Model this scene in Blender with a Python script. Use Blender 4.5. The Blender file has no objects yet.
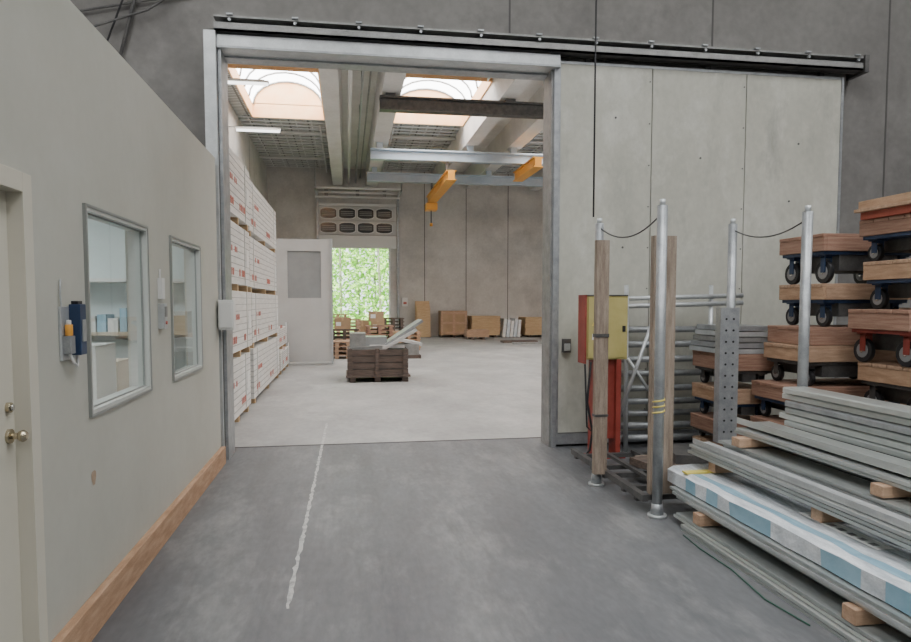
import bpy, bmesh, math, random
from mathutils import Vector, Matrix
random.seed(7)
C=bpy.context
# ---------------------------------------------------------------- materials
def mat(name,c1,c2=None,rough=.6,metal=0.0,scale=3.0,stretch=(1,1,1),bump=0.0,fine=0.0,lo=.35,hi=.65,spec=.4,c3=None,s3=.7,detail=6,l3=.5,h3=.66,st3=None,c4=None,s4=1,l4=.5,h4=.7,st4=(1,1,1)):
    m=bpy.data.materials.new(name); m.use_nodes=True
    nt=m.node_tree; N=nt.nodes; L=nt.links
    p=N['Principled BSDF']; p.inputs['Roughness'].default_value=rough; p.inputs['Metallic'].default_value=metal
    p.inputs['Specular IOR Level'].default_value=spec
    if c2 is None and bump==0:
        p.inputs['Base Color'].default_value=(*c1,1); return m
    if c2 is None: c2=c1
    tc=N.new('ShaderNodeTexCoord'); mp=N.new('ShaderNodeMapping'); mp.inputs['Scale'].default_value=stretch
    L.new(tc.outputs['Object'],mp.inputs[0])
    n=N.new('ShaderNodeTexNoise'); n.inputs['Scale'].default_value=scale; n.inputs['Detail'].default_value=detail; n.inputs['Roughness'].default_value=.62
    L.new(mp.outputs[0],n.inputs['Vector'])
    r=N.new('ShaderNodeValToRGB'); r.color_ramp.elements[0].position=lo; r.color_ramp.elements[1].position=hi
    r.color_ramp.elements[0].color=(*c1,1); r.color_ramp.elements[1].color=(*c2,1)
    L.new(n.outputs['Fac'],r.inputs[0]); out=r.outputs[0]
    def layer(out,col,sc,l,h,st,off=0):
        mp3=mp
        if st: 
            mp3=N.new('ShaderNodeMapping'); mp3.inputs['Scale'].default_value=st; mp3.inputs['Location'].default_value=(off,off*.7,0); L.new(tc.outputs['Object'],mp3.inputs[0])
        n3=N.new('ShaderNodeTexNoise'); n3.inputs['Scale'].default_value=sc; n3.inputs['Detail'].default_value=8; n3.inputs['Roughness'].default_value=.7
        L.new(mp3.outputs[0],n3.inputs['Vector'])
        r3=N.new('ShaderNodeValToRGB'); r3.color_ramp.elements[0].position=l; r3.color_ramp.elements[1].position=h
        r3.color_ramp.elements[0].color=(0,0,0,1); r3.color_ramp.elements[1].color=(1,1,1,1)
        L.new(n3.outputs['Fac'],r3.inputs[0])
        mx=N.new('ShaderNodeMixRGB'); L.new(r3.outputs[0],mx.inputs[0]); L.new(out,mx.inputs[1]); mx.inputs[2].default_value=(*col,1); return mx.outputs[0]
    if c3 is not None: out=layer(out,c3,s3,l3,h3,st3)
    if c4 is not None: out=layer(out,c4,s4,l4,h4,st4,13)
    if fine>0:
        n2=N.new('ShaderNodeTexNoise'); n2.inputs['Scale'].default_value=scale*14; n2.inputs['Detail'].default_value=4
        L.new(mp.outputs[0],n2.inputs['Vector'])
        mr=N.new('ShaderNodeMapRange'); mr.inputs['From Min'].default_value=.3; mr.inputs['From Max'].default_value=.7
        mr.inputs['To Min'].default_value=1-fine; mr.inputs['To Max'].default_value=1+fine
        L.new(n2.outputs['Fac'],mr.inputs['Value'])
        mu=N.new('ShaderNodeMixRGB'); mu.blend_type='MULTIPLY'; mu.inputs[0].default_value=1
        L.new(out,mu.inputs[1]); L.new(mr.outputs[0],mu.inputs[2]); out=mu.outputs[0]
    L.new(out,p.inputs['Base Color'])
    if bump>0:
        b=N.new('ShaderNodeBump'); b.inputs['Strength'].default_value=bump; b.inputs['Distance'].default_value=.01
        L.new(n.outputs['Fac'],b.inputs['Height']); L.new(b.outputs[0],p.inputs['Normal'])
    return m
def emis(name,c,s):
    m=bpy.data.materials.new(name); m.use_nodes=True; nt=m.node_tree; nt.nodes.clear()
    e=nt.nodes.new('ShaderNodeEmission'); e.inputs[0].default_value=(*c,1); e.inputs[1].default_value=s
    o=nt.nodes.new('ShaderNodeOutputMaterial'); nt.links.new(e.outputs[0],o.inputs[0]); return m
def glassmat(name,tint=(.93,.97,.97)):
    m=bpy.data.materials.new(name); m.use_nodes=True; nt=m.node_tree; nt.nodes.clear(); N=nt.nodes;L=nt.links
    t=N.new('ShaderNodeBsdfTransparent'); t.inputs[0].default_value=(*tint,1)
    g=N.new('ShaderNodeBsdfGlossy'); g.inputs['Roughness'].default_value=.02
    f=N.new('ShaderNodeLayerWeight'); f.inputs[0].default_value=.5
    pw=N.new('ShaderNodeMath'); pw.operation='POWER'; pw.inputs[1].default_value=4
    ml=N.new('ShaderNodeMath'); ml.operation='MULTIPLY_ADD'; ml.inputs[1].default_value=.9; ml.inputs[2].default_value=.07
    x=N.new('ShaderNodeMixShader'); o=N.new('ShaderNodeOutputMaterial')
    L.new(f.outputs['Facing'],pw.inputs[0]);L.new(pw.outputs[0],ml.inputs[0])
    L.new(ml.outputs[0],x.inputs[0]);L.new(t.outputs[0],x.inputs[1]);L.new(g.outputs[0],x.inputs[2]);L.new(x.outputs[0],o.inputs[0]); return m
def gridmat(name,c1,c2,scale,bw,rh):
    m=bpy.data.materials.new(name); m.use_nodes=True; N=m.node_tree.nodes;L=m.node_tree.links
    p=N['Principled BSDF']; p.inputs['Roughness'].default_value=.7
    tc=N.new('ShaderNodeTexCoord'); b=N.new('ShaderNodeTexBrick'); L.new(tc.outputs['Object'],b.inputs['Vector'])
    b.offset=0; b.inputs['Scale'].default_value=scale; b.inputs['Mortar Size'].default_value=.03
    b.inputs['Brick Width'].default_value=bw; b.inputs['Row Height'].default_value=rh
    b.inputs['Color1'].default_value=(*c1,1); b.inputs['Color2'].default_value=(*[v*.8 for v in c1],1); b.inputs['Mortar'].default_value=(*c2,1)
    L.new(b.outputs['Color'],p.inputs['Base Color']); return m

M={}
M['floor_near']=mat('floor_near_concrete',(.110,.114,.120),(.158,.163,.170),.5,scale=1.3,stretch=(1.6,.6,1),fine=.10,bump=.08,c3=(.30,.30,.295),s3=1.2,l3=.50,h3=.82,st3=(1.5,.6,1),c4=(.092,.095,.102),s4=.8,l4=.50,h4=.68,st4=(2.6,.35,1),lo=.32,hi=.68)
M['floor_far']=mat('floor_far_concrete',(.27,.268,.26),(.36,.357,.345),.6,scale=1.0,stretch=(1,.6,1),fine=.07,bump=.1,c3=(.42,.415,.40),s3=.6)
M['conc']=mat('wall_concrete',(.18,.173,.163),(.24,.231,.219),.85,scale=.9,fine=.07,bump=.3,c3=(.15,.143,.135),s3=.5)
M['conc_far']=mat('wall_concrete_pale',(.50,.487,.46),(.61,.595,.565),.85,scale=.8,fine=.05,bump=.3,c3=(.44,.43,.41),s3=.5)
M['rib']=mat('precast_rib',(.62,.61,.59),(.74,.73,.71),.8,scale=1.0,fine=.04)
M['grid']=gridmat('acoustic_grid',(.66,.67,.67),(.16,.16,.16),1.0,.62,.16)
M['lattice']=mat('lattice_metal',(.55,.56,.56),(.65,.66,.66),.5,scale=4)
M['joint']=mat('joint_dark',(.085,.082,.078))
M['part']=mat('partition_paint',(.45,.447,.39),(.50,.497,.44),.55,scale=1.2,fine=.015,bump=.03)
M['door']=mat('cream_door',(.58,.55,.46),(.62,.59,.50),.45,scale=1.5)
M['slide']=mat('sliding_door_board',(.43,.425,.365),(.51,.505,.44),.65,scale=1.3,stretch=(1,1,.7),fine=.05,bump=.1,c3=(.62,.615,.56),s3=1.5,l3=.52,h3=.72,c4=(.34,.335,.29),s4=1.2,l4=.56,h4=.75,st4=(1.6,1,.6))
M['galv']=mat('galvanised_steel',(.30,.315,.325),(.42,.435,.445),.42,metal=.5,scale=9,fine=.08)
M['galvL']=mat('galvanised_light',(.46,.48,.485),(.58,.60,.605),.36,metal=.4,scale=6,fine=.06)
M['alu']=mat('zinc_profile',(.50,.53,.51),(.64,.67,.65),.28,metal=.6,scale=3,stretch=(3,.4,3),fine=.05)
M['aluD']=mat('zinc_profile_dull',(.34,.37,.36),(.47,.50,.49),.35,metal=.5,scale=3,stretch=(3,.4,3),fine=.05)
M['steelD']=mat('dark_steel',(.08,.08,.08),(.14,.135,.13),.5,metal=.4,scale=7,fine=.1)
M['steelM']=mat('mid_steel',(.23,.23,.225),(.32,.32,.31),.5,metal=.4,scale=7,fine=.1)
M['wood']=mat('raw_timber',(.37,.22,.13),(.52,.34,.22),.7,scale=5,stretch=(6,1,6),fine=.1,bump=.2)
M['woodX']=mat('raw_timber_cross',(.38,.24,.155),(.53,.36,.245),.7,scale=5,stretch=(1,6,8),fine=.12,bump=.2)
M['woodR']=mat('reddish_plywood',(.27,.145,.10),(.41,.25,.18),.7,scale=4,stretch=(1,1,14),fine=.12)
M['woodV']=mat('weathered_post',(.22,.17,.13),(.37,.30,.24),.8,scale=5,stretch=(7,7,.8),fine=.15,bump=.3)
M['woodB']=mat('brown_timber',(.075,.057,.048),(.15,.11,.09),.75,scale=5,stretch=(1,4,8),fine=.15)
M['woodP']=mat('plywood_end',(.45,.30,.16),(.62,.45,.27),.7,scale=4,stretch=(1,1,22),fine=.1)
M['card']=mat('cardboard',(.36,.24,.14),(.45,.31,.19),.8,scale=2)
M['white']=mat('white_wrap',(.68,.67,.64),(.80,.79,.77),.5,scale=3,stretch=(1,1,7),fine=.05)
M['red']=mat('red_print',(.50,.12,.09),(.60,.22,.18),.5,scale=5)
M['redP']=mat('red_painted_steel',(.22,.035,.025),(.32,.06,.045),.5,scale=5)
M['redB']=mat('red_painted_board',(.38,.08,.05),(.48,.13,.08),.6,scale=5)
M['olive']=mat('olive_yellow',(.42,.36,.13),(.50,.43,.18),.5,scale=4)
M['yel']=mat('yellow_tape',(.72,.60,.14),None,.5)
M['black']=mat('black_rubber',(.02,.02,.022),None,.5)
M['blue']=mat('blue_steel',(.02,.04,.09),(.035,.065,.14),.4,scale=6)
M['wheel']=mat('grey_wheel',(.26,.26,.26),None,.5)
M['chrome']=mat('chrome',(.7,.7,.7),None,.22,metal=1)
M['brass']=mat('brass',(.50,.44,.32),None,.25,metal=1)
M['plas']=mat('white_plastic',(.70,.70,.68),None,.4)
M['wrap']=mat('clear_film_wrap',(.50,.54,.58),(.80,.83,.86),.18,scale=7,stretch=(4,.6,1),bump=.9,fine=.1)
M['lblue']=mat('light_blue_film',(.24,.42,.54),(.36,.55,.66),.25,scale=5,stretch=(4,.6,1),bump=.6)
M['frame']=mat('window_frame_grey',(.26,.27,.255),None,.35)
M['frameL']=mat('window_frame_light',(.50,.51,.48),None,.35)
M['orange']=mat('crane_orange',(.80,.36,.06),(.85,.42,.08),.4,scale=3)
M['bsteel']=mat('pale_blue_steel',(.36,.44,.52),(.43,.51,.58),.45,scale=3)
M['sun_tint']=mat('skylight_curb_sun_tint',(.90,.50,.24),(.92,.60,.34),.6,scale=2)  # orange sun tint painted into the colour of skylight curbs and ends
M['skyE']=emis('skylight_polycarbonate',(1,.99,.98),12.0)
M['skyN']=emis('skylight_near_polycarbonate',(.98,.99,1),8.8)
M['tube']=emis('led_tube',(1,1,.97),4)
M['offE']=emis('office_ceiling_light',(.95,1,1),18.0)
M['glass']=glassmat('clear_glass')
M['dkglass']=mat('dark_pane',(.05,.055,.06),None,.12,spec=.6)
M['grey']=mat('grey_panel',(.50,.495,.485),(.56,.555,.54),.6,scale=1.5)
M['greyD']=mat('grey_pane',(.28,.29,.29),(.34,.35,.35),.3,scale=1.5)
M['offw']=mat('office_wall',(.66,.73,.73),(.70,.77,.77),.7,scale=1)
M['beige']=mat('office_beige',(.55,.47,.36),None,.7)
M['line']=mat('worn_white_line',(.22,.22,.22),(.48,.475,.46),.8,scale=14,fine=.2,lo=.3,hi=.52)
M['rust']=mat('rust_stain',(.38,.27,.18),(.42,.34,.26),.7,scale=30)
M['leaf']=mat('leaves',(.16,.42,.06),(.34,.62,.12),.6,scale=1.2,fine=.3)
M['leafL']=mat('leaves_light',(.34,.64,.14),(.55,.82,.26),.6,scale=1.2,fine=.2)
M['bark']=mat('bark',(.25,.23,.20),(.5,.48,.45),.8,scale=6)
M['grass']=mat('grass',(.25,.45,.1),(.45,.65,.2),.9,scale=2)
M['green']=mat('green_strap',(.03,.10,.07),None,.6)
M['paper']=mat('paper_label',(.8,.8,.78),None,.6)

# ---------------------------------------------------------------- builder
class B:
    def __init__(s,name): s.name=name; s.bm=bmesh.new(); s.mats=[]
    def mi(s,k):
        if k not in s.mats: s.mats.append(k)
        return s.mats.index(k)
    def box(s,x0,x1,y0,y1,z0,z1,k,rot=None,piv=None):
        i=s.mi(k)
        vs=[Vector((x,y,z)) for z in (z0,z1) for y in (y0,y1) for x in (x0,x1)]
        if rot is not None:
            c=Vector(piv) if piv else Vector(((x0+x1)/2,(y0+y1)/2,(z0+z1)/2))
            vs=[c+rot@(v-c) for v in vs]
        v=[s.bm.verts.new(p) for p in vs]
        for f in ((0,2,3,1),(4,5,7,6),(0,1,5,4),(1,3,7,5),(3,2,6,7),(2,0,4,6)):
            fc=s.bm.faces.new([v[a] for a in f]); fc.material_index=i
    def cyl(s,p1,p2,r,k,seg=14,r2=None):
        i=s.mi(k); p1=Vector(p1);p2=Vector(p2); r2=r if r2 is None else r2
        d=(p2-p1).normalized(); a=d.orthogonal().normalized(); b=d.cross(a)
        A=[];Bv=[]
        for t in range(seg):
            an=2*math.pi*t/seg; o=a*math.cos(an)+b*math.sin(an)
            A.append(s.bm.verts.new(p1+o*r)); Bv.append(s.bm.verts.new(p2+o*r2))
        for t in range(seg):
            u=(t+1)%seg; f=s.bm.faces.new((A[t],A[u],Bv[u],Bv[t])); f.material_index=i; f.smooth=True
        f=s.bm.faces.new(A[::-1]); f.material_index=i
        f=s.bm.faces.new(Bv); f.material_index=i
    def path(s,pts,r,k,seg=8):
        i=s.mi(k); pts=[Vector(p) for p in pts]; rings=[]
        a=(pts[1]-pts[0]).normalized().orthogonal().normalized()
        for n,p in enumerate(pts):
            d=(pts[min(n+1,len(pts)-1)]-pts[max(n-1,0)]).normalized()
            a=(a-d*a.dot(d)).normalized(); b=d.cross(a)
            rings.append([s.bm.verts.new(p+(a*math.cos(2*math.pi*t/seg)+b*math.sin(2*math.pi*t/seg))*r) for t in range(seg)])
        for q,w in zip(rings,rings[1:]):
            for t in range(seg):
                u=(t+1)%seg; f=s.bm.faces.new((q[t],q[u],w[u],w[t])); f.material_index=i; f.smooth=True
        for rg in (rings[0][::-1],rings[-1]): f=s.bm.faces.new(rg); f.material_index=i
    def quad(s,pts,k):
        f=s.bm.faces.new([s.bm.verts.new(Vector(p)) for p in pts]); f.material_index=s.mi(k)
    def prism(s,prof,axis,a0,a1,k):
        i=s.mi(k)
        f3=(lambda p,a:(p[0],a,p[1])) if axis=='y' else (lambda p,a:(a,p[0],p[1])) if axis=='x' else (lambda p,a:(p[0],p[1],a))
        A=[s.bm.verts.new(f3(p,a0)) for p in prof]; Bv=[s.bm.verts.new(f3(p,a1)) for p in prof]
        n=len(prof)
        for t in range(n):
            u=(t+1)%n; f=s.bm.faces.new((A[t],A[u],Bv[u],Bv[t])); f.material_index=i
        f=s.bm.faces.new(A[::-1]); f.material_index=i; f=s.bm.faces.new(Bv); f.material_index=i
    def done(s,bevel=0,recenter=True):
        bmesh.ops.recalc_face_normals(s.bm,faces=s.bm.faces[:])
        me=bpy.data.meshes.new(s.name); 
        lo=Vector((1e9,)*3);hi=Vector((-1e9,)*3)
        for v in s.bm.verts:
            for a in range(3): lo[a]=min(lo[a],v.co[a]);hi[a]=max(hi[a],v.co[a])
        c=Vector(((lo.x+hi.x)/2,(lo.y+hi.y)/2,lo.z)) if recenter else Vector((0,0,0))
        for v in s.bm.verts: v.co-=c
        s.bm.to_mesh(me); s.bm.free()
        for k in s.mats: me.materials.append(M[k])
        o=bpy.data.objects.new(s.name,me); o.location=c; C.collection.objects.link(o)
        if bevel:
            m=o.modifiers.new('bevel','BEVEL'); m.width=bevel; m.segments=2; m.limit_method='ANGLE'; m.angle_limit=math.radians(50)
        return o
def RZ(a): return Matrix.Rotation(math.radians(a),3,'Z')
def RX(a): return Matrix.Rotation(math.radians(a),3,'X')
def RY(a): return Matrix.Rotation(math.radians(a),3,'Y')

YW0,YW1,YF=7.2,7.34,7.58
OX0,OX1,OZ=-1.2,2.20,4.08
HL,HR,HB=-3.45,13.0,31.0
ZC=7.6
# ---------------------------------------------------------------- room shell
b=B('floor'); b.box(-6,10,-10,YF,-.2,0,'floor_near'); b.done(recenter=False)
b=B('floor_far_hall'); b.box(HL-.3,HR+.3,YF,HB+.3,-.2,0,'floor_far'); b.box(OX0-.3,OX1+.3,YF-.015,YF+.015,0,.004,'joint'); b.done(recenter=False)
b=B('wall_back')
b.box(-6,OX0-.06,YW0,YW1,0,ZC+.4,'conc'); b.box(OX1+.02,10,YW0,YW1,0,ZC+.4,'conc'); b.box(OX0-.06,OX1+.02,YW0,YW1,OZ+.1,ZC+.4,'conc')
for x in (-2.9,1.75,4.1,6.35,8.7): b.box(x-.01,x+.01,YW0-.004,YW0,OZ+.4 if x<5.9 else 0,ZC,'joint')
b.done(recenter=False)
b=B('wall_left'); b.box(-6.2,-6,-10,YW0,0,ZC+.4,'conc'); b.done(recenter=False)
b=B('wall_right'); b.box(10,10.2,-10,YW0,0,ZC+.4,'conc'); b.done(recenter=False)
b=B('wall_front'); b.box(-6,10,-10.2,-10,0,ZC+.4,'conc'); b.done(recenter=False)
b=B('ceiling')
SK=[(-3.6,-1.2),(1.2,3.6),(6,8.4)]
xs=-6
for a,c in SK:
    b.box(xs,a,-10,YW0,ZC,ZC+.3,'rib'); 
    b.box(a,c,-10,-9,ZC,ZC+.3,'rib'); b.box(a,c,-4,-1.5,ZC,ZC+.3,'rib'); b.box(a,c,4.5,YW0,ZC,ZC+.3,'rib'); xs=c
b.box(xs,10,-10,YW0,ZC,ZC+.3,'rib'); b.done(recenter=False)
def skylight(x0,x1,y0,y1,k):
    b=B('skylight'); z=ZC+.3; w=x1-x0
    n=12; P=[]
    for t in range(n+1):
        a=math.pi*t/n; P.append((x0+w/2-math.cos(a)*w/2, z+.0+math.sin(a)*.75))
    for p,q in zip(P,P[1:]): b.quad([(p[0],y0,p[1]),(q[0],y0,q[1]),(q[0],y1,q[1]),(p[0],y1,p[1])],k)
    for y in (y0,y1):
        b.bm.faces.new([b.bm.verts.new((p[0],y,p[1])) for p in P]).material_index=b.mi(k if k=='skyN' else 'sun_tint')
    yy=y0
    while yy<=y1+.01:
        b.path([(p[0]*.985+(x0+w/2)*.015,min(max(yy,y0+.03),y1-.03),p[1]-.03) for p in P],.032,'steelM',6); yy+=(y1-y0)/5
    for (u0,u1,v0,v1) in ((x0-.04,x0,y0,y1),(x1,x1+.04,y0,y1),(x0,x1,y0-.04,y0),(x0,x1,y1,y1+.04)):
        b.box(u0,u1,v0,v1,ZC-.12,ZC+.32,'sun_tint' if k!='skyN' else 'rib')
    b.done(recenter=False)
for a,c in SK:
    skylight(a+.04,c-.04,-8.96,-4.04,'skyN'); skylight(a+.04,c-.04,-1.46,4.46,'skyN')

def slots(b,ax,fixed0,fixed1,a0,a1,z0,z1,ops,k):
    def bx(p0,p1,q0,q1):
        if p1-p0<1e-4 or q1-q0<1e-4: return
        if ax=='x': b.box(p0,p1,fixed0,fixed1,q0,q1,k)
        else: b.box(fixed0,fixed1,p0,p1,q0,q1,k)
    cur=a0
    for (o0,o1,oz0,oz1) in sorted(ops):
        bx(cur,o0,z0,z1); bx(o0,o1,z0,oz0); bx(o0,o1,oz1,z1); cur=o1
    bx(cur,a1,z0,z1)
GX0,GX1,GZ=-.78,1.9,4.05
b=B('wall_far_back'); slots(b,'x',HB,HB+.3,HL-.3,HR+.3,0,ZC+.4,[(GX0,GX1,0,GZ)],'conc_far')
for x in (3.55,5.5,7.5,10): b.box(x-.015,x+.015,HB-.006,HB,0,ZC,'joint')
b.done(recenter=False)
b=B('wall_far_left'); b.box(HL-.3,HL,YW1,HB,0,ZC+.4,'conc_far')
for y in (12,16.5,21,25.5): b.box(HL-.001,HL+.002,y-.02,y+.02,0,ZC,'joint')
b.done(recenter=False)
b=B('wall_far_right'); b.box(HR,HR+.3,YW1,HB,0,ZC+.4,'conc_far'); b.done(recenter=False)
b=B('ceiling_far_hall')
strips=[(-3.45,-.65),(1.45,3.9),(6.0,8.45),(10.55,13.0)]
sy=[(9,13.5),(17.9,22.5)]  # nearer skylight row is out of view, added to light the far hall
chan=[(-.65,1.45),(3.9,6.0),(8.45,10.55)]
for a,c in strips:
    cur=YW1
    ra,rc=max(a,-2.95),c
    for y0,y1 in sy:
        b.box(a,c,cur,y0,ZC,ZC+.3,'grid'); cur=y1
        if ra>a: b.box(a,ra,y0,y1,ZC,ZC+.3,'grid')
    b.box(a,c,cur,HB,ZC,ZC+.3,'grid')
    y=8.0
    while y<HB-.3:
        if not any(y0-.15<y<y1+.15 for y0,y1 in sy): b.box(a+.02,c-.02,y,y+.035,ZC-.08,ZC-.04,'lattice')
        y+=.42
    for s0,s1 in ((YW1,8.9),(13.6,17.8),(22.6,HB)):
        x=a+.3
        while x<c-.2: b.box(x,x+.04,s0,s1,ZC-.04,ZC,'lattice'); x+=.5
for a,c in chan:
    b.box(a,c,YW1,HB,ZC,ZC+.3,'rib')
b.done(recenter=False)
for a,c in strips:
    for y0,y1 in sy: skylight(max(a,-2.95)+.04,c-.04,y0+.04,y1-.04,'skyE')
for a,c in chan:
    b=B('concrete_roof_beam')
    for x0,x1 in ((a,a+.55),(c-.6,c)):
        b.prism([(x0+.06,6.85),(x1-.06,6.85),(x1,ZC),(x0,ZC)],'y',YW1,HB,'rib')
    b.done(recenter=False)
b=B('ceiling_pipe'); b.cyl((.12,YW1,6.95),(.12,HB,6.95),.05,'plas')
b.cyl((.42,YW1,7.0),(.42,HB,7.0),.03,'galv'); b.cyl((.62,YW1,7.2),(.62,HB,7.2),.025,'steelM')
for y in range(9,31,3): b.cyl((.12,y,6.95),(.12,y,ZC),.012,'galv'); b.cyl((.42,y,7.0),(.42,y,ZC),.012,'galv')
for (x,y0,y1) in ((-.85,23,31),(1.6,23,31),(3.7,13.6,17.6),(6.15,23,31)): b.cyl((x,y0,7.42),(x,y1,7.42),.03,'lattice')
for y in (16.9,24.2,28.4):
    b.cyl((-3.45,y,7.45),(-.6,y,7.45),.035,'plas',10); b.cyl((1.4,y,7.45),(3.95,y,7.45),.035,'plas',10); b.cyl((5.95,y,7.45),(8.5,y,7.45),.035,'plas',10)
b.done(recenter=False)
b=B('crane_bridge_beam')
y=17.3
for z0,z1,w in ((6.42,6.47,.14),(6.72,6.77,.14)): b.box(.85,12.9,y-w,y+w,z0,z1,'steelD')
b.box(.85,12.9,y-.02,y+.02,6.47,6.72,'steelD')
for x in (1.0,4.1,5.5): b.box(x,x+.25,y-.1,y+.1,6.77,6.845,'steelD')
b.done()
b=B('overhead_crane')
for y in (22.6,26.7):
    for z0,z1 in ((6.30,6.35),(6.60,6.65)): b.box(.8,12.9,y-.14,y+.14,z0,z1,'bsteel')
    b.box(.8,12.9,y-.02,y+.02,6.35,6.6,'bsteel')
    for x in (1.1,4.15,5.65): b.box(x-.1,x+.1,y-.1,y+.1,6.65,6.845,'bsteel')
def girder(x,y0,y1,z,ys,hook=None):
    b.box(x-.11,x+.11,y0,y1,z,z+.26,'orange'); b.box(x-.17,x+.17,y0,y1,z-.03,z,'orange'); b.box(x-.17,x+.17,y0,y1,z+.26,z+.29,'orange')
    for yy in ys: b.box(x-.04,x+.04,yy-.04,yy+.04,z+.29,6.3,'steelD')
    if hook:
        b.box(x-.22,x+.22,hook-.3,hook+.3,z-.30,z-.03,'orange'); b.cyl((x,hook,z-.30),(x,hook,z-.8),.02,'black'); b.cyl((x,hook,z-.8),(x,hook,z-.92),.06,'orange')
girder(3.35,21.6,27.2,5.55,(22.6,26.7),26.9); girder(5.95,20.6,23.2,5.85,(22.6,))
b.done()
for (x0,x1,y,z) in ((-3.0,-1.75,16.4,6.65),(-3.2,-1.9,20.8,6.65)):
    b=B('led_tube_light'); b.box(x0,x1,y-.06,y+.06,z+.03,z+.07,'plas'); b.cyl((x0+.03,y,z),(x1-.03,y,z),.035,'tube')
    b.box(HL+.003,x1-.1,y-.015,y+.015,z+.07,z+.10,'galv'); b.box(HL+.003,HL+.02,y-.05,y+.05,z,z+.16,'galv')
    b.done()

b=B('door_2')
b.box(GX0-.45,GX1+.35,HB-.14,HB-.06,GZ-.02,GZ+.55,'plas')
for i,z in enumerate((GZ+.58,GZ+1.22)):
    b.box(GX0-.45,GX1+.35,HB-.14,HB-.06,z,z+.62,'grey')
    for j in range(4):
        cx=GX0-.02+j*.83; cz=z+.31
        pr=[]
        for t in range(20):
            a=2*math.pi*t/20; pr.append((cx+.39*max(-1,min(1,1.25*math.cos(a))), cz+.26*max(-1,min(1,1.1*math.sin(a)))))
        b.prism(pr,'y',HB-.16,HB-.14,'plas'); 
        b.prism([(cx+(p[0]-cx)*.9,cz+(p[1]-cz)*.85) for p in pr],'y',HB-.17,HB-.16,'dkglass')
        for q in (-.08,0,.08): b.box(cx-.28,cx+.28,HB-.18,HB-.17,cz+q-.012,cz+q+.012,'greyD')
b.box(GX0-.45,GX1+.35,HB-.16,HB-.06,GZ+1.86,GZ+1.98,'plas')
for x in (GX0-.5,GX1+.42): 
    b.box(x-.05,x+.05,HB-.2,HB-.01,0,6.4,'galv')
    b.box(x-.04,x+.04,HB-2.2,HB-.2,6.33,6.41,'galvL'); b.cyl((x,HB-2.1,6.4),(x,HB-2.1,7.5),.02,'galv')
b.box(GX0-.6,GX1+.5,HB-.3,HB-.2,6.25,6.33,'plas'); b.box(GX0-.55,GX1+.45,HB-2.2,HB-2.12,6.33,6.41,'plas'); b.cyl((GX0-.5,HB-.25,6.5),(GX1+.5,HB-.25,6.5),.07,'plas')
for x in (GX0-.1,.5,GX1-.2): b.box(x-.08,x+.08,HB-.3,HB-.01,6.33,6.6,'steelM')
b.box(GX0-.08,GX0,HB-.04,HB-.001,0,GZ,'plas'); b.box(GX1,GX1+.08,HB-.04,HB-.001,0,GZ,'plas')
b.done()
b=B('door_control_box'); b.box(2.5,2.75,HB-.12,HB,1.4,1.8,'plas'); b.box(2.55,2.7,HB-.14,HB-.12,1.5,1.6,'red'); b.done()

b=B('ground_outside'); b.box(-40,45,HB+.3,90,-.25,-.05,'grass'); b.done(recenter=False)
b=B('tree_line')
for row,(yr,n,rad,s0,s1) in enumerate(((40,9,1.4,.07,.15),(48,16,1.8,.12,.26))):
  for i in range(n):
    x=-6+i*(2.0 if row==0 else 1.35)+random.uniform(-.5,.5); y=yr+random.uniform(-2,3); h=random.uniform(8,12)
    b.cyl((x,y,-.1),(x+random.uniform(-.4,.4),y,h),.09,'bark',8,r2=.04)
    for j in range(900 if row==0 else 1300):
        z=random.uniform(.0,h+1) if row else h*random.random()**.7+.8; rr=rad*math.sqrt(random.random()); a=random.uniform(0,6.28)
        p=Vector((x+rr*math.cos(a),y+rr*math.sin(a),z)); s=random.uniform(s0,s1)
        u=Vector((random.gauss(0,1),random.gauss(0,1),random.gauss(0,1))).normalized(); v=u.orthogonal().normalized()
        b.quad([p-u*s,p+v*s*.6,p+u*s,p-v*s*.6],'leafL' if (row==1 or random.random()<.5) else 'leaf')
b.done()

# ---------------------------------------------------------------- opening frame, track and sliding door
b=B('door_frame_steel')
b.box(-1.345,-1.235,6.92,YW0-.002,0,4.22,'galvL'); b.box(-1.235,OX0,7.0,YW1+.03,0,OZ,'galv'); b.box(-1.24,-1.23,6.98,7.0,0,OZ,'steelD')
b.box(OX1-.02,OX1,7.06,YW1+.02,0,OZ,'steelM'); b.box(OX1,OX1+.05,7.02,YW0-.002,0,OZ,'galv')
b.box(-1.235,OX1+.05,6.98,YW0-.002,OZ,OZ+.13,'galvL'); b.box(-1.22,OX1,YW0-.002,YW1+.03,OZ-.02,OZ+.09,'galv')
b.box(-1.235,OX1+.05,6.97,6.98,OZ,OZ+.02,'galv')
b.done()
b=B('sliding_door_track'); T=4.225; TX=5.80
b.box(-1.25,TX,6.93,7.06,T,T+.02,'steelD'); b.box(-1.25,TX,7.05,7.08,T,T+.13,'steelM'); b.box(-1.25,TX,6.93,6.95,T,T+.08,'steelM'); b.box(-1.25,TX,6.93,YW0-.005,T+.13,T+.15,'steelM')
x=-1.1
while x<TX: b.box(x-.03,x+.03,6.91,YW0-.005,T+.15,T+.165,'galv'); b.cyl((x,6.93,T+.1),(x,6.90,T+.1),.015,'galv',8); x+=.62
b.box(TX,TX+.05,6.9,YW0-.005,T-.03,T+.16,'steelD')
b.done()
b=B('sliding_door')
DX=[2.26,3.32,4.44,5.64]; DT=4.17
b.box(DX[0],DX[3],7.07,7.13,.03,DT,'steelM')
for a,c in zip(DX,DX[1:]): b.box(a+.006,c-.006,7.045,7.07,.16,DT-.03,'slide')
b.box(DX[0],DX[3],7.04,7.07,.03,.15,'galv'); b.box(DX[3]-.02,DX[3]+.01,7.035,7.13,.03,DT,'galv'); b.box(DX[0]-.005,DX[0]+.015,7.035,7.13,.03,DT,'galv')
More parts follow.
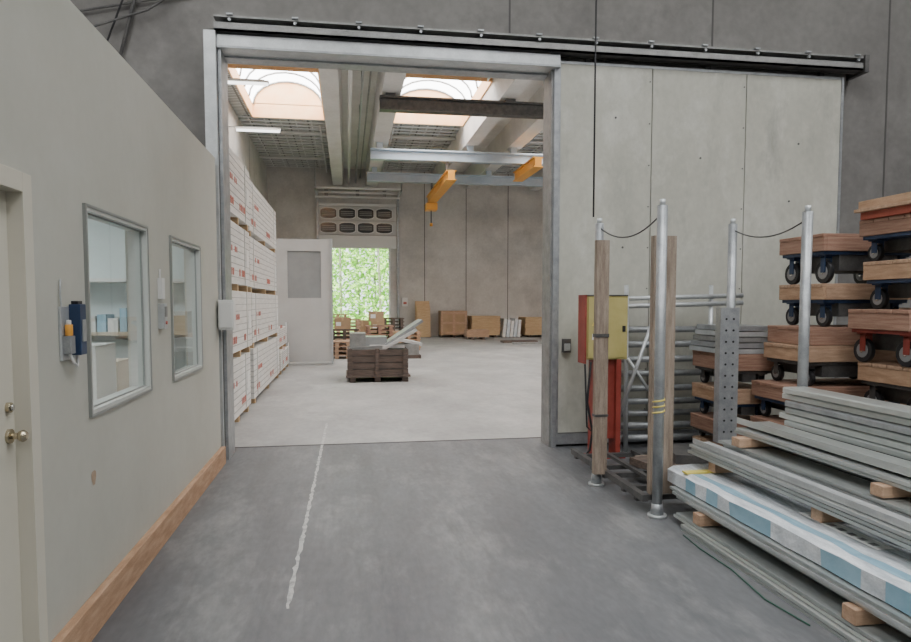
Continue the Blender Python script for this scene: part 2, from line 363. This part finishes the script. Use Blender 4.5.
b.box(DX[0],DX[3],7.04,7.075,DT-.03,DT,'galv')
for x in (2.6,4.0,5.4): b.box(x-.03,x+.03,7.085,7.12,DT,T+.12,'steelD')
for x in DX[1:3]:
    for z in [.4+.45*i for i in range(9)]: b.cyl((x-.03,7.045,z),(x-.03,7.038,z),.008,'steelD',6)
for (x,z) in ((2.9,3.6),(3.0,2.2),(3.9,3.2),(5.0,2.75),(5.1,3.4)): b.cyl((x,7.045,z),(x,7.04,z),.012,'steelD',8)
b.done()
b=B('wall_socket_box'); b.box(2.31,2.40,6.98,7.035,1.05,1.2,'steelD'); b.box(2.32,2.39,6.97,6.98,1.07,1.15,'galvL'); b.done(.005)

# ---------------------------------------------------------------- partition office
PX=-1.25
W=[(3.5,4.50,1.05,2.06),(5.08,6.03,1.04,2.06)]
b=B('wall_partition'); slots(b,'y',PX-.12,PX,-4,6.86,0,2.99,[(1.9,2.9,0,2.1)]+W,'part')
b.box(-4.6,PX-.12,6.74,6.86,0,2.99,'part'); b.box(-4.6,PX-.12,-4,-3.88,0,2.99,'part'); b.box(-4.72,-4.6,-4,6.86,0,2.99,'part')
b.done(recenter=False)
b=B('ceiling_office'); b.box(-4.6,PX-.12,-3.88,6.74,2.72,2.9,'plas'); b.done(recenter=False)
b=B('wall_office_lining'); b.box(-4.6,-4.56,-3.88,6.74,0,2.72,'offw'); b.box(-4.56,PX-.14,6.70,6.74,0,2.72,'offw'); b.box(-4.56,PX-.14,-3.88,-3.84,0,2.72,'beige'); b.done(recenter=False)
for yy in (0,3,5.3):
    b=B('office_ceiling_lamp'); b.box(-3.3,-2.1,yy-.3,yy+.3,2.67,2.72,'plas'); b.box(-3.25,-2.15,yy-.27,yy+.27,2.66,2.67,'offE'); b.done()
for i,(y0,y1,z0,z1) in enumerate(W):
    b=B('window_%d'%(i+1)); t=.018
    for (a,c,d,e) in ((y0,y1,z0,z0+t),(y0,y1,z1-t,z1),(y0,y0+t,z0+t,z1-t),(y1-t,y1,z0+t,z1-t)): b.box(PX-.1,PX+.012,a,c,d,e,'frameL')
    t2=.014
    for (a,c,d,e) in ((y0-t2,y1+t2,z0-t2,z0),(y0-t2,y1+t2,z1,z1+t2),(y0-t2,y0,z0,z1),(y1,y1+t2,z0,z1)): b.box(PX,PX+.016,a,c,d,e,'frame')
    g=.008
    for (a,c,d,e) in ((y0+t,y1-t,z0+t,z0+t+g),(y0+t,y1-t,z1-t-g,z1-t),(y0+t,y0+t+g,z0+t,z1-t),(y1-t-g,y1-t,z0+t,z1-t)): b.box(PX-.028,PX-.018,a,c,d,e,'frame')
    b.quad([(PX-.024,y0+t,z0+t),(PX-.024,y1-t,z0+t),(PX-.024,y1-t,z1-t),(PX-.024,y0+t,z1-t)],'glass')
    b.done(recenter=False)
b=B('door_1')
b.box(PX-.09,PX-.03,1.98,2.82,.01,2.02,'door')
for (a,c,d,e) in ((1.905,1.98,0,2.095),(2.82,2.895,0,2.095),(1.98,2.82,2.02,2.095)): b.box(PX-.1,PX+.03,a,c,d,e,'door')
b.box(PX-.03,PX-.027,2.05,2.75,.15,1.95,'door')
z=1.09
b.cyl((PX-.03,2.76,z),(PX-.015,2.76,z),.028,'brass'); b.cyl((PX-.015,2.76,z),(PX+.01,2.76,z),.012,'brass'); b.cyl((PX+.01,2.76,z),(PX+.026,2.76,z),.018,'brass',r2=.024);b.cyl((PX+.026,2.76,z),(PX+.04,2.76,z),.024,'brass',r2=.014)
b.cyl((PX-.03,2.76,z+.11),(PX-.012,2.76,z+.11),.02,'brass'); b.cyl((PX-.012,2.76,z+.11),(PX-.004,2.76,z+.11),.012,'chrome')
b.done(.003,False)
b=B('baseboard_left'); b.box(PX+.001,PX+.045,2.91,6.86,0,.17,'wood'); b.box(PX+.001,PX+.045,-3.9,1.89,0,.17,'wood'); b.done(.004,False)
b=B('office_desk'); b.box(-2.6,-1.6,3.2,6.0,.78,.82,'plas')
for y in (3.3,4.6,5.9):
    for x in (-2.55,-1.65): b.box(x-.03,x+.03,y-.03,y+.03,0,.78,'galv')
b.box(-2.5,-2.1,3.6,4.2,.82,1.05,'paper'); b.box(-2.45,-2.0,4.4,4.9,.82,1.12,'paper'); b.box(-2.5,-2.1,5.1,5.7,.82,1.2,'plas')
b.box(-2.0,-1.7,4.9,5.3,.82,1.3,'plas'); b.box(-1.95,-1.72,5.4,5.7,.82,1.15,'beige')
b.box(-2.4,-2.36,4.2,4.85,1.16,1.55,'dkglass'); b.box(-2.4,-2.3,4.48,4.56,.82,1.2,'black'); b.done(.004)
b=B('office_wall_shelf'); b.box(-3.2,-1.42,6.42,6.70,1.30,1.33,'beige'); b.box(-3.2,-1.42,6.42,6.70,1.78,1.81,'plas')
x=-3.15
while x<-1.55:
    w=random.uniform(.05,.16); b.box(x,x+w,6.46,6.68,1.33,1.33+random.uniform(.12,.3),random.choice(['plas','beige','paper','lblue','greyD','card'])); x+=w+.015
b.done()
b=B('office_cabinet'); b.box(-4.4,-3.4,6.2,6.68,0,2.1,'beige'); b.box(-4.38,-3.91,6.19,6.2,.1,2.05,'card'); b.box(-3.89,-3.42,6.19,6.2,.1,2.05,'card'); b.done()
b=B('soap_dispenser')
y=3.24
b.box(PX,PX+.012,y-.07,y+.09,1.34,1.58,'galvL'); b.box(PX+.012,PX+.06,y+.015,y+.085,1.36,1.59,'blue'); b.box(PX+.06,PX+.066,y+.03,y+.07,1.42,1.52,'greyD')
b.box(PX+.02,PX+.05,y+.02,y+.075,1.59,1.605,'black')
b.box(PX+.012,PX+.045,y-.062,y-.005,1.37,1.45,'galv'); b.cyl((PX+.03,y-.035,1.45),(PX+.03,y-.035,1.50),.016,'orange'); b.cyl((PX+.03,y-.035,1.50),(PX+.03,y-.035,1.52),.01,'plas')
b.path([(PX+.03,y-.03,1.37),(PX+.04,y-.02,1.33),(PX+.04,y+.02,1.31),(PX+.03,y+.05,1.34),(PX+.03,y+.05,1.37)],.006,'plas'); b.path([(PX+.01,y-.055,1.58),(PX+.008,y-.06,1.64),(PX+.008,y-.05,1.70)],.004,'galvL')
b.done(.004)
b=B('wall_intercom')
y=4.78
b.box(PX,PX+.03,y-.035,y+.035,1.62,1.76,'plas'); b.box(PX,PX+.04,y-.04,y+.04,1.42,1.59,'galvL'); b.box(PX+.04,PX+.045,y-.03,y+.03,1.5,1.57,'steelM'); b.cyl((PX+.04,y,1.46),(PX+.05,y,1.46),.012,'red')
b.cyl((PX+.008,y,1.76),(PX+.008,y,1.82),.006,'plas'); b.done(.004)
b=B('white_junction_box'); b.box(-1.235,-1.09,6.76,6.90,1.33,1.62,'plas'); b.box(-1.225,-1.10,6.75,6.76,1.35,1.6,'plas'); b.box(-1.246,-1.235,6.80,6.86,1.4,1.55,'steelM'); b.done(.004)
b=B('wall_rust_mark')
P=[(PX+.0015,3.52+.03*math.cos(a)*(1+.2*math.sin(3*a)),.73+.045*math.sin(a)*(1+.2*math.cos(2*a))) for a in [2*math.pi*t/14 for t in range(14)]]
b.quad(P,'rust'); b.done()
b=B('overhead_bracing_cable')
b.path([(-1.85,7.15,5.2),(-2.0,7.15,4.65),(-2.25,7.15,3.7)],.018,'steelD'); b.path([(-1.9,7.12,5.3),(-2.1,7.12,4.6),(-2.4,7.12,3.8)],.01,'black')
b.path([(-3.9,7.12,4.1),(-3.2,7.12,4.12),(-2.5,7.12,4.22),(-1.9,7.12,4.45),(-1.4,7.12,4.8),(-1.0,7.12,5.3)],.012,'steelD')
b.path([(-3.8,7.16,4.35),(-3.2,7.16,4.32),(-2.5,7.16,4.42),(-1.9,7.16,4.56),(-1.2,7.16,4.7),(-.3,7.16,4.8)],.012,'steelD')
b.done()

b=B('floor_marking_line')
y=3.5; Lp=[];Rp=[]
while y<8.9:
    x=-.325+.008*(y-3.3)+random.uniform(-.005,.005); w=.012+random.uniform(-.005,.006)
    Lp.append((x-w,y,.003)); Rp.append((x+w,y,.003)); y+=.05
for i in range(len(Lp)-1):
    b.quad([Lp[i],Rp[i],Rp[i+1],Lp[i+1]],'line')
b.done()
b=B('thin_strap'); b.path([(2.26,4.2,.006),(2.24,3.95,.006),(2.25,3.6,.006),(2.2,3.2,.006),(2.24,2.9,.006)],.004,'green'); b.done()

# ---------------------------------------------------------------- board packages
def package(x0,x1,y0,y1,z0,h):
    b=B('board_package')
    for y in (y0+.15,(y0+y1)/2,y1-.25): b.box(x0+.02,x1-.01,y,y+.1,z0,z0+.09,'woodP')
    b.box(x0,x1,y0,y1,z0+.09,z0+h,'white')
    nl=9
    for i in range(1,nl): 
        z=z0+.09+(h-.09)*i/nl; b.box(x1,x1+.003,y0,y1,z-.003,z+.003,'steelM'); b.box(x0,x1,y0-.003,y0,z-.003,z+.003,'steelM')
    L=y1-y0
    for (zz,hh,yy0) in ((z0+.2,.09,y0+.2),(z0+.2,.09,y0+L*.55),(z0+.5,.07,y0+.5)):
        yy=yy0
        for q in range(5):
            wl=random.uniform(.04,.10)
            if random.random()<.8: b.box(x1+.003,x1+.006,yy,yy+wl,zz,zz+hh,'red')
            yy+=wl+random.uniform(.03,.06)
    for y in (y0+.4,y1-.5): b.box(x1,x1+.01,y,y+.03,z0+.09,z0+h,'plas')
    b.box(x1+.003,x1+.006,y1-.35,y1-.12,z0+.35,z0+.6,'paper')
    b.done()
for (y0,y1,off,n) in ((8.1,10.3,0,4),(10.75,14.7,-.03,4)):
    z=0
    for i in range(n):
        package(-2.65+off,-1.42+off+random.uniform(-.03,.03),y0,y1,z,.87); z+=.872
package(-2.5,-1.45,15.0,17.2,0,.5); package(-2.5,-1.5,15.0,17.2,.502,.5)
b=B('grey_gate_leaf')
slots(b,'x',17.6,17.75,-2.1,-.40,.06,3.2,[(-1.5,-.66,1.7,2.9)],'grey'); b.box(-1.5,-.66,17.65,17.7,1.7,2.9,'greyD'); b.box(-2.15,-2.1,17.55,17.8,0,3.25,'galv'); b.box(-.42,-.37,17.55,17.8,0,3.22,'galvL')
b.done()
b=B('crate_of_panels_on_pallet')
ox=-.26
for x in (.35,.85,1.4): b.box(ox+x-.06,ox+x+.06,13.4,14.5,0,.1,'woodB')
b.box(ox+.22,ox+1.5,13.35,14.55,.1,.14,'woodB')
z=.14
for r in range(4):   # dark slatted box
    b.box(ox+.25,ox+1.46,13.4,13.43,z,z+.115,'woodB'); b.box(ox+.25,ox+1.46,14.47,14.5,z,z+.115,'woodB')
    b.box(ox+.25,ox+.28,13.43,14.47,z,z+.115,'woodB'); b.box(ox+1.43,ox+1.46,13.43,14.47,z,z+.115,'woodB'); z+=.132
for x in (.27,.80,1.36): b.box(ox+x,ox+x+.08,13.37,13.4,.14,z,'woodB')
b.box(ox+.28,ox+1.43,13.43,14.47,.14,z-.03,'steelD')
b.box(ox+.3,ox+.95,13.5,14.4,z-.03,z+.04,'steelM',RY(-3)); b.box(ox+.5,ox+1.05,13.7,14.3,z+.02,z+.22,'greyD'); b.box(ox+.30,ox+.62,13.6,14.2,z+.02,z+.30,'steelM')
b.box(ox+.85,ox+1.7,13.5,14.3,z+.13,z+.19,'grey',RY(-30)); b.box(ox+.95,ox+1.85,13.6,14.35,z+.28,z+.33,'galv',RY(-33)); b.box(ox+.7,ox+1.4,13.55,13.8,z+.0,z+.06,'grey')
b.done()
def crate(x0,x1,y0,y1,h,k,n=5):
    b=B('stacked_pallets'); z=0
    while z<h-.1:
        for x in (x0+.04,(x0+x1)/2-.05,x1-.14): b.box(x,x+.1,y0,y1,z,z+.09,k)
        w=(y1-y0)/n
        for i in range(n): b.box(x0,x1,y0+i*w,y0+i*w+w*.75,z+.09,z+.12,k)
        z+=.125
    b.done()
crate(-.55,.35,21,22,.75,'woodB'); crate(.55,1.4,20.5,21.5,.9,'woodR'); crate(-.4,.45,23.5,24.5,1.1,'woodX'); crate(1.6,2.4,22,23,.7,'wood'); crate(1.3,2.1,25,26,1.0,'woodB'); crate(-.75,.0,26.5,27.3,1.2,'wood'); crate(-.7,.1,19.0,19.9,.5,'woodX')
def carton(x0,x1,y0,y1,z0,h):
    b=B('cardboard_box'); b.box(x0,x1,y0,y1,z0,z0+h,'card'); xm=(x0+x1)/2
    b.box(xm-.03,xm+.03,y0-.002,y1,z0+h,z0+h+.003,'woodP'); b.box(xm-.03,xm+.03,y0-.003,y0,z0+h*.75,z0+h,'woodP'); b.box(x0+.05,x0+.2,y0-.003,y0,z0+.1,z0+.22,'paper'); b.done(.005)
carton(.75,1.3,23,23.6,0,.6); carton(.8,1.25,23.05,23.5,.605,.4); carton(1.45,1.95,23.6,24.2,0,.55); carton(.65,1.1,20.6,21.1,1.005,.3); carton(-.4,.1,21.1,21.6,.755,.35); carton(.3,.8,25.6,26.2,0,.9)
b=B('offcut_panel_pile'); b.box(1.35,2.0,18.9,19.7,.1,.4,'steelM'); b.box(1.3,2.05,18.85,19.75,.0,.1,'woodB'); b.box(1.4,2.1,19,19.6,.42,.5,'grey',RY(12)); b.done()
b=B('leaning_board_stack')
for i in range(4): b.box(3.05+.02*i,3.7,30.3-.09*i,30.36-.09*i,0.02,1.65-.1*i,'woodP',RX(-6),(3.3,30.3-.09*i,0))
b.done()
b=B('wooden_crate'); b.box(4.15,5.35,29.9,30.7,.1,1.2,'card')
for x in (4.15,4.7,5.25): b.box(x,x+.1,29.86,29.9,.1,1.2,'woodX'); b.box(x,x+.1,29.9,30.7,0,.1,'woodB')
for z in (.15,.6,1.05): b.box(4.15,5.35,29.84,29.86,z,z+.1,'woodX')
b.done()
def boards(x0,x1,y0,y1,h,k='woodP'):
    b=B('board_stack')
    for x in (x0+.2,x1-.3): b.box(x,x+.1,y0,y1,0,.1,'woodB')
    z=.1
    while z<h: b.box(x0+random.uniform(0,.05),x1-random.uniform(0,.05),y0,y1,z,z+.055,k); z+=.062
    b.done()
boards(5.5,6.85,29.6,30.8,.95); boards(7.95,9.6,29.5,30.8,.85); boards(5.0,6.0,28.0,28.8,.35,'woodX')
b=B('wrapped_panel_bundle')
for i in range(5): b.box(6.95+.17*i,7.08+.17*i,29.5,30.6,0.02,.85-.05*(i%3),'white' if i%2==0 else 'wrap',RY(6))
b.box(6.92,7.86,29.6,30.5,0,.02,'woodB'); b.done()
b=B('floor_planks'); b.box(6.0,7.4,25.5,26.0,0,.08,'woodB'); b.box(6.2,7.9,24.6,24.9,0,.07,'steelM'); b.done()

# ---------------------------------------------------------------- stillage rack on the right
SX0,SX1,SY0,SY1=2.27,3.44,4.62,5.52
SXB0,SXB1=2.14,3.38
b=B('steel_stillage')
for (x,y,h) in ((SX0,SY0,2.30),(SXB0,SY1,2.27),(SX1,SY0,2.28),(SXB1,SY1,2.29)):
    b.cyl((x,y,0.01),(x,y,h),.038,'galv',18); b.cyl((x,y,h),(x,y,h+.045),.022,'galvL',12)
    b.cyl((x,y,0),(x,y,.02),.07,'galvL',18); b.cyl((x,y,.02),(x,y,.1),.048,'galv',18,r2=.042)
for x in (2.20,3.3):
    b.box(x-.025,x+.025,SY0+.05,6.3,.10,.15,'steelD')
for y in (4.85,5.1,SY1,5.8,6.25): b.box(2.2,3.3,y-.025,y+.025,.06,.10,'steelD')
for x in (2.5,2.8,3.1): b.box(x-.02,x+.02,5.2,6.25,.10,.13,'steelD')
def sag(p,q,s,n=12): return [Vector(p).lerp(Vector(q),i/n)-Vector((0,0,s*4*(i/n)*(1-i/n))) for i in range(n+1)]
b.path(sag((SXB0,SY1,2.24),(SX0,SY0,2.25),.13),.006,'steelD',6); b.path(sag((SXB1,SY1,2.24),(SX1,SY0,2.23),.10),.006,'steelD',6)
b.path([(SX0+.042*math.cos(t*.9),SY0+.042*math.sin(t*.9),.76+.006*t) for t in range(24)],.006,'yel',6)
X=SX1-.12;Y=SY1-.04
b.box(X-.09,X+.09,Y-.05,Y-.04,.35,1.55,'galv'); b.box(X-.09,X-.08,Y-.04,Y+.03,.35,1.55,'galv'); b.box(X+.08,X+.09,Y-.04,Y+.03,.35,1.55,'galv')
for i in range(11):
    for dx in (-.035,.035): b.cyl((X+dx,Y-.05,.45+i*.1),(X+dx,Y-.053,.45+i*.1),.010,'black',8)
# timber planks strapped to the two aisle-side posts
b.box(2.08,2.19,5.41,5.47,.12,2.12,'woodV'); b.box(2.075,2.195,5.405,5.475,1.3,1.33,'steelD'); b.box(2.075,2.195,5.405,5.475,.62,.64,'steelD')
b.box(2.29,2.47,4.78,4.84,.12,2.10,'woodV')
b.done()
b=B('hanging_cable'); b.path([(2.10,5.56,7.6),(2.10,5.55,5),(2.10,5.56,3.5),(2.1,5.56,2.33)],.008,'black'); b.done()

def prof(x0,x1,z0,z1,yend,k='alu',ynear=-.6,lip=.02):
    t=.006
    b=B('steel_profile')
    P=[(x0,z0),(x1,z0),(x1,z1),(x1-lip,z1),(x1-lip,z1-t),(x1-t,z1-t),(x1-t,z0+t),(x0+t,z0+t),(x0+t,z1-t),(x0+lip,z1-t),(x0+lip,z1),(x0,z1)]
    P=[(x,z0+z1-z) for x,z in P]
    b.prism(P,'y',ynear,yend,k)
    return b.done()
def nest(x0,x1,z0,z1,yend,ks=('alu','aluD','galvL'),pitch=.024,j=.010):
    """pile of nested folded C strips, open side down"""
    b=B('steel_strip_pile'); n=max(2,int(round((z1-z0)/pitch))); p=(z1-z0)/n; t=.005
    for i in range(n):
        z=z0+i*p; d=random.uniform(-j,j) if i<n-1 else 0; k=ks[i%len(ks)]; e=yend+random.uniform(-.06,.05)
        a=x0+d+.010; c=x1-.010
        b.prism([(a,z),(a+t,z),(a+t,z+p-t-.001),(c-t,z+p-t-.001),(c-t,z),(c,z),(c,z+p-.004),(a,z+p-.004)],'y',-.6,e,k)
    b.done()
nest(2.29,2.38,.0,.045,4.3,('aluD','alu')); nest(2.32,2.50,.047,.09,4.45); prof(2.52,2.68,0,.045,4.4,'galv'); prof(2.53,2.72,.047,.09,4.5,'aluD')
prof(2.74,3.06,0,.09,4.5,'galv'); prof(3.08,3.36,0,.09,4.5,'galv')
def blocks(z,h,ys,x0,x1):
    b=B('wood_spacer_block')
    for y in ys: b.box(x0,x1,y,y+.09,z,z+h,'woodX')
    b.done(.004)
for y in (4.1,2.7,1.3,-.1): blocks(.092,.075,(y,),2.32,3.36)
nest(2.35,2.58,.169,.235,4.56,('alu','galvL','aluD')); prof(2.60,2.85,.169,.235,4.5,'galv'); prof(2.87,3.12,.169,.235,4.5,'galv'); prof(3.14,3.36,.169,.235,4.5,'galv')
b=B('film_wrapped_profile_bundle')
sec=[(2.40,.24),(2.80,.24),(2.80,.34),(2.76,.355),(2.68,.356),(2.60,.362),(2.52,.355),(2.45,.357),(2.40,.335)]
rings=[]; yy=-.6
while yy<4.74:
    rings.append((yy,[(x+(random.uniform(-.006,.006) if i!=1 else 0),max(.24,z+(random.uniform(-.006,.004) if i>1 else 0))) for i,(x,z) in enumerate(sec)])); yy+=.14
iw=b.mi('wrap'); R=[[b.bm.verts.new((x,y,z)) for x,z in s] for y,s in rings]
for q,w in zip(R,R[1:]):
    for t in range(len(sec)):
        u=(t+1)%len(sec); f=b.bm.faces.new((q[t],q[u],w[u],w[t])); f.material_index=iw
b.bm.faces.new(R[0]).material_index=iw; b.bm.faces.new(R[-1][::-1]).material_index=iw
for q,w in zip(R[12:],R[13:-2]):
    b.quad([Vector(v.co)+Vector((0,0,.002)) for v in (q[6],q[7],w[7],w[6])],'lblue')
    b.quad([Vector(v.co)+Vector((-.002,0,0)) for v in (q[8],q[0],w[0],w[8])],'lblue' if random.random()<.6 else 'wrap')
b.box(2.60,2.70,2.9,3.5,.3640,.3650,'paper')
for i in range(7): b.box(2.62,2.66,2.95+i*.075,2.99+i*.075,.365,.3655,'steelM')
b.box(2.41,2.72,4.45,4.52,.355,.367,'yel')
b.done()
prof(2.84,3.08,.237,.36,4.5,'galv'); prof(3.10,3.36,.237,.36,4.5,'galv')
for y in (4.4,3.3,1.9,.4): blocks(.368,.08,(y,),2.60,3.36)
nest(2.56,2.76,.450,.52,4.74,('alu','aluD','alu')); b=B('angle_profile_loose'); b.prism([(2.60,.522),(2.74,.522),(2.74,.528),(2.606,.528),(2.606,.56),(2.60,.56)],'y',-.5,4.72,'galvL'); b.done()
nest(2.78,3.04,.450,.55,4.65,('alu','aluD','galvL','alu')); prof(3.06,3.36,.450,.55,4.5,'galv')
b=B('loose_batten'); b.box(2.76,3.25,4.36,4.46,.556,.62,'woodX'); b.done(.004)
for y in (3.1,1.6,.1): blocks(.556,.064,(y,),2.80,3.36)
nest(2.84,3.02,.622,.67,4.60,('aluD','alu')); nest(3.03,3.18,.622,.68,4.56,('galvL','alu')); prof(3.20,3.38,.622,.66,4.5)
b=B('steel_sheet_stack')
z=.69
for i in range(6):
    dx=random.uniform(-.015,.015)
    b.prism([(3.20+dx,z),(3.39+dx,z),(3.39+dx,z+.032),(3.38+dx,z+.040),(3.21+dx,z+.040),(3.20+dx,z+.032)],'y',-.6,4.5+random.uniform(-.05,.04),['aluD','alu','aluD','galv','alu','alu'][i]); z+=.048
    if i<5: b.box(3.23,3.37,-.5,4.4,z-.008,z,'steelM')
b.box(3.22,3.38,-.5,4.4,.662,.69,'steelD')
b.done()
b=B('angle_profile_loose'); b.prism([(2.90,.685),(3.17,.685),(3.17,.691),(2.906,.691),(2.906,.73),(2.90,.73)],'y',.2,4.62,'alu'); b.done()
b=B('steel_profile_bundle')
z=0
for i in range(9): b.box(3.56,3.98,-.6,4.2,z,z+.07,'galv'); b.box(3.60,3.94,-.55,4.1,z+.07,z+.085,'steelD'); z+=.085
b.done()

# ---------------------------------------------------------------- dollies
def caster(b,x,y,z1,h,k):
    r=h*.40
    b.box(x-.05,x+.05,y-.05,y+.05,z1-.012,z1,k); b.box(x-.035,x-.027,y-.03,y+.03,z1-h*.62,z1-.01,k); b.box(x+.027,x+.035,y-.03,y+.03,z1-h*.62,z1-.01,k)
    b.box(x-.035,x+.035,y-.03,y+.03,z1-.03,z1-.012,k)
    c=z1-h+r
    b.cyl((x-.02,y+.015,c),(x+.02,y+.015,c),r,'black',18); b.cyl((x-.024,y+.015,c),(x+.024,y+.015,c),r*.62,'wheel',14); b.cyl((x-.03,y+.015,c),(x+.03,y+.015,c),r*.2,'chrome',8)
def dolly(x0,x1,y0,y1,z0,z1,cast=.2,bk='blue',wd='wood'):
    b=B('wooden_dolly'); t=.03
    zz=z0; wd2='woodX' if wd=='wood' else wd
    b.box(x0,x0+t,y0,y1,zz,z1-.03,wd); b.box(x1-t,x1,y0,y1,zz,z1-.03,wd); b.box(x0+t,x1-t,y0,y0+t,zz,z1-.03,wd2); b.box(x0+t,x1-t,y1-t,y1,zz,z1-.03,wd2)
    n=4; w=(y1-y0)/n
    for i in range(n): b.box(x0-.006,x1+.006,y0+i*w+.004,y0+(i+1)*w-.004,z1-.03,z1,wd2)
    b.box(x0+t,x1-t,y0+t,y1-t,zz,zz+.02,wd2)
    if cast:
        for x in (x0+.10,x1-.10):
            for y in (y0+.09,y1-.09): caster(b,x,y,z0-.03,cast-.03,bk)
        b.box(x0+.02,x1-.02,y0+.02,y1-.02,z0-.03,z0,bk)
        if cast>.12: b.box(x0+.18,x1-.18,y0+.03,y1-.03,z0-cast*.62,z0-.03,'steelD')
    b.done(.004)
def stack(levels,jit=.03):
    prev=0
    for (x0,x1,y0,y1,z0,z1,bk,wd) in levels:
        j=random.uniform(-jit,jit); jy=random.uniform(-.02,.02)
        g=z0-prev
        dolly(x0+j,x1+j,y0+jy,y1+jy,z0,z1,g-.002 if g>.05 else 0,bk,wd)
        prev=z1
c1=(3.56,4.06,5.85,6.5)
stack([(*c1,.12,.20,'steelD','wood'),(*c1,.30,.44,'steelD','woodR'),(*c1,.62,.76,'blue','wood'),(*c1,.94,1.10,'steelD','woodR')],.01)
b=B('steel_plate_pile')
for i in range(5): b.box(3.52+.02*i,4.02,5.86,6.5,1.105+.055*i,1.15+.055*i,['galvL','galv','steelM','galvL','galv'][i])
b.done()
Y=(5.2,5.8)
stack([(3.78,4.9,*Y,.14,.24,'steelD','woodR'),(3.78,4.9,*Y,.38,.52,'steelD','woodR'),(3.80,4.9,*Y,.72,.86,'blue','woodR'),(3.90,4.9,*Y,1.08,1.22,'steelD','wood'),(3.94,4.92,*Y,1.225,1.38,'redP','woodR'),(4.08,4.95,*Y,1.62,1.76,'blue','wood'),(4.02,4.95,*Y,2.04,2.19,'blue','woodR')])
Y=(4.38,5.0)
stack([(4.2,5.0,*Y,.16,.32,'blue','wood'),(4.2,5.0,*Y,.52,.68,'blue','woodR'),(4.2,5.0,*Y,.95,1.1,'steelD','wood'),(4.14,5.0,*Y,1.38,1.54,'redP','woodR'),(4.22,5.0,*Y,1.78,1.93,'blue','wood'),(4.2,5.0,*Y,2.14,2.27,'blue','woodR')])
Y=(5.4,6.1)
stack([(5.2,6.0,*Y,.16,.32,'blue','wood'),(5.2,6.0,*Y,.52,.68,'blue','wood'),(5.2,6.0,*Y,.93,1.1,'blue','woodR'),(5.2,6.0,*Y,1.36,1.54,'blue','wood'),(5.2,6.0,*Y,1.78,1.95,'blue','wood')])
b=B('wooden_crate_lid'); z=2.272
b.box(4.18,5.0,4.4,4.97,z,z+.06,'redB'); b.box(4.14,5.02,4.37,5.0,z+.06,z+.085,'woodX',RZ(1.5)); b.box(4.16,5.0,4.40,4.97,z+.085,z+.15,'wood',RZ(-1)); b.done(.003)
b=B('scaffold_tube_rack')
for i,z in enumerate((.12,.25,.38,.52,.66,.82,.98,1.14,1.3)):
    b.cyl((2.82+.03*(i%2),6.84+.03*(i%3),z),(4.0,6.84+.03*(i%3),z),.035,'galv',14)
for z in (1.55,1.63): b.cyl((2.7,6.78,z-.0),(4.25,6.72,z+.04),.026,'galvL',12)
for x in (2.93,3.3,3.9): b.cyl((x,6.72,0),(x,6.76,1.78),.024,'galvL',12)
b.cyl((2.80,6.68,.3),(3.20,6.69,1.4),.02,'galvL',10); b.cyl((2.93,6.70,1.0),(3.25,6.70,.55),.018,'galvL',10)
b.done()
b=B('electrical_cabinet')
b.box(2.36,2.80,6.42,6.60,1.02,1.66,'olive'); b.box(2.38,2.78,6.405,6.42,1.04,1.64,'olive'); b.box(2.345,2.36,6.40,6.61,.98,1.67,'redP'); b.box(2.36,2.80,6.41,6.61,1.66,1.672,'steelD')
b.box(2.50,2.70,6.47,6.60,.2,1.02,'redP'); b.box(2.46,2.51,6.42,6.60,0,1.02,'redP'); b.box(2.69,2.74,6.42,6.60,0,1.02,'redP')
b.box(2.40,2.80,6.42,6.60,0,.03,'redP')
b.box(2.42,2.47,6.40,6.405,1.22,1.28,'paper'); b.prism([(2.415,1.36),(2.485,1.36),(2.45,1.43)],'y',6.40,6.405,'yel'); b.box(2.74,2.77,6.395,6.405,1.3,1.36,'black')
b.path([(2.40,6.38,1.0),(2.36,6.36,.6),(2.41,6.34,.3),(2.38,6.33,.12),(2.32,6.36,.02)],.012,'black'); b.path([(2.56,6.40,1.0),(2.54,6.37,.5),(2.46,6.36,.25),(2.36,6.36,.35),(2.34,6.38,.98)],.009,'black')
b.done(.003)
b=B('ground_clutter_timber'); b.box(2.56,2.9,5.15,5.7,.135,.2,'woodB',RZ(12)); b.box(2.85,3.1,5.3,5.8,.2,.28,'steelD',RZ(-15)); b.box(2.6,3.2,5.65,5.78,.135,.19,'woodV',RZ(6)); b.done()

# ---------------------------------------------------------------- light & camera
w=bpy.data.worlds.new('World'); C.scene.world=w; w.use_nodes=True
nt=w.node_tree; bg=nt.nodes['Background']
bg.inputs[0].default_value=(.88,.95,1,1); bg.inputs[1].default_value=3.6
s=bpy.data.lights.new('sun','SUN'); s.energy=14; s.angle=.02; s.color=(1,.97,.85); so=bpy.data.objects.new('sun',s); C.collection.objects.link(so); so.location=(0,20,20)
so.rotation_euler=(math.radians(42),0,math.radians(-15))
cd=bpy.data.cameras.new('camera'); co=bpy.data.objects.new('camera',cd); C.collection.objects.link(co)
cd.sensor_width=36; cd.lens=670/911*36; cd.shift_y=.0228; cd.clip_end=300
co.location=(0,0,1.6); co.rotation_euler=(math.radians(90-3.4),0,math.radians(-9.16))
C.scene.camera=co
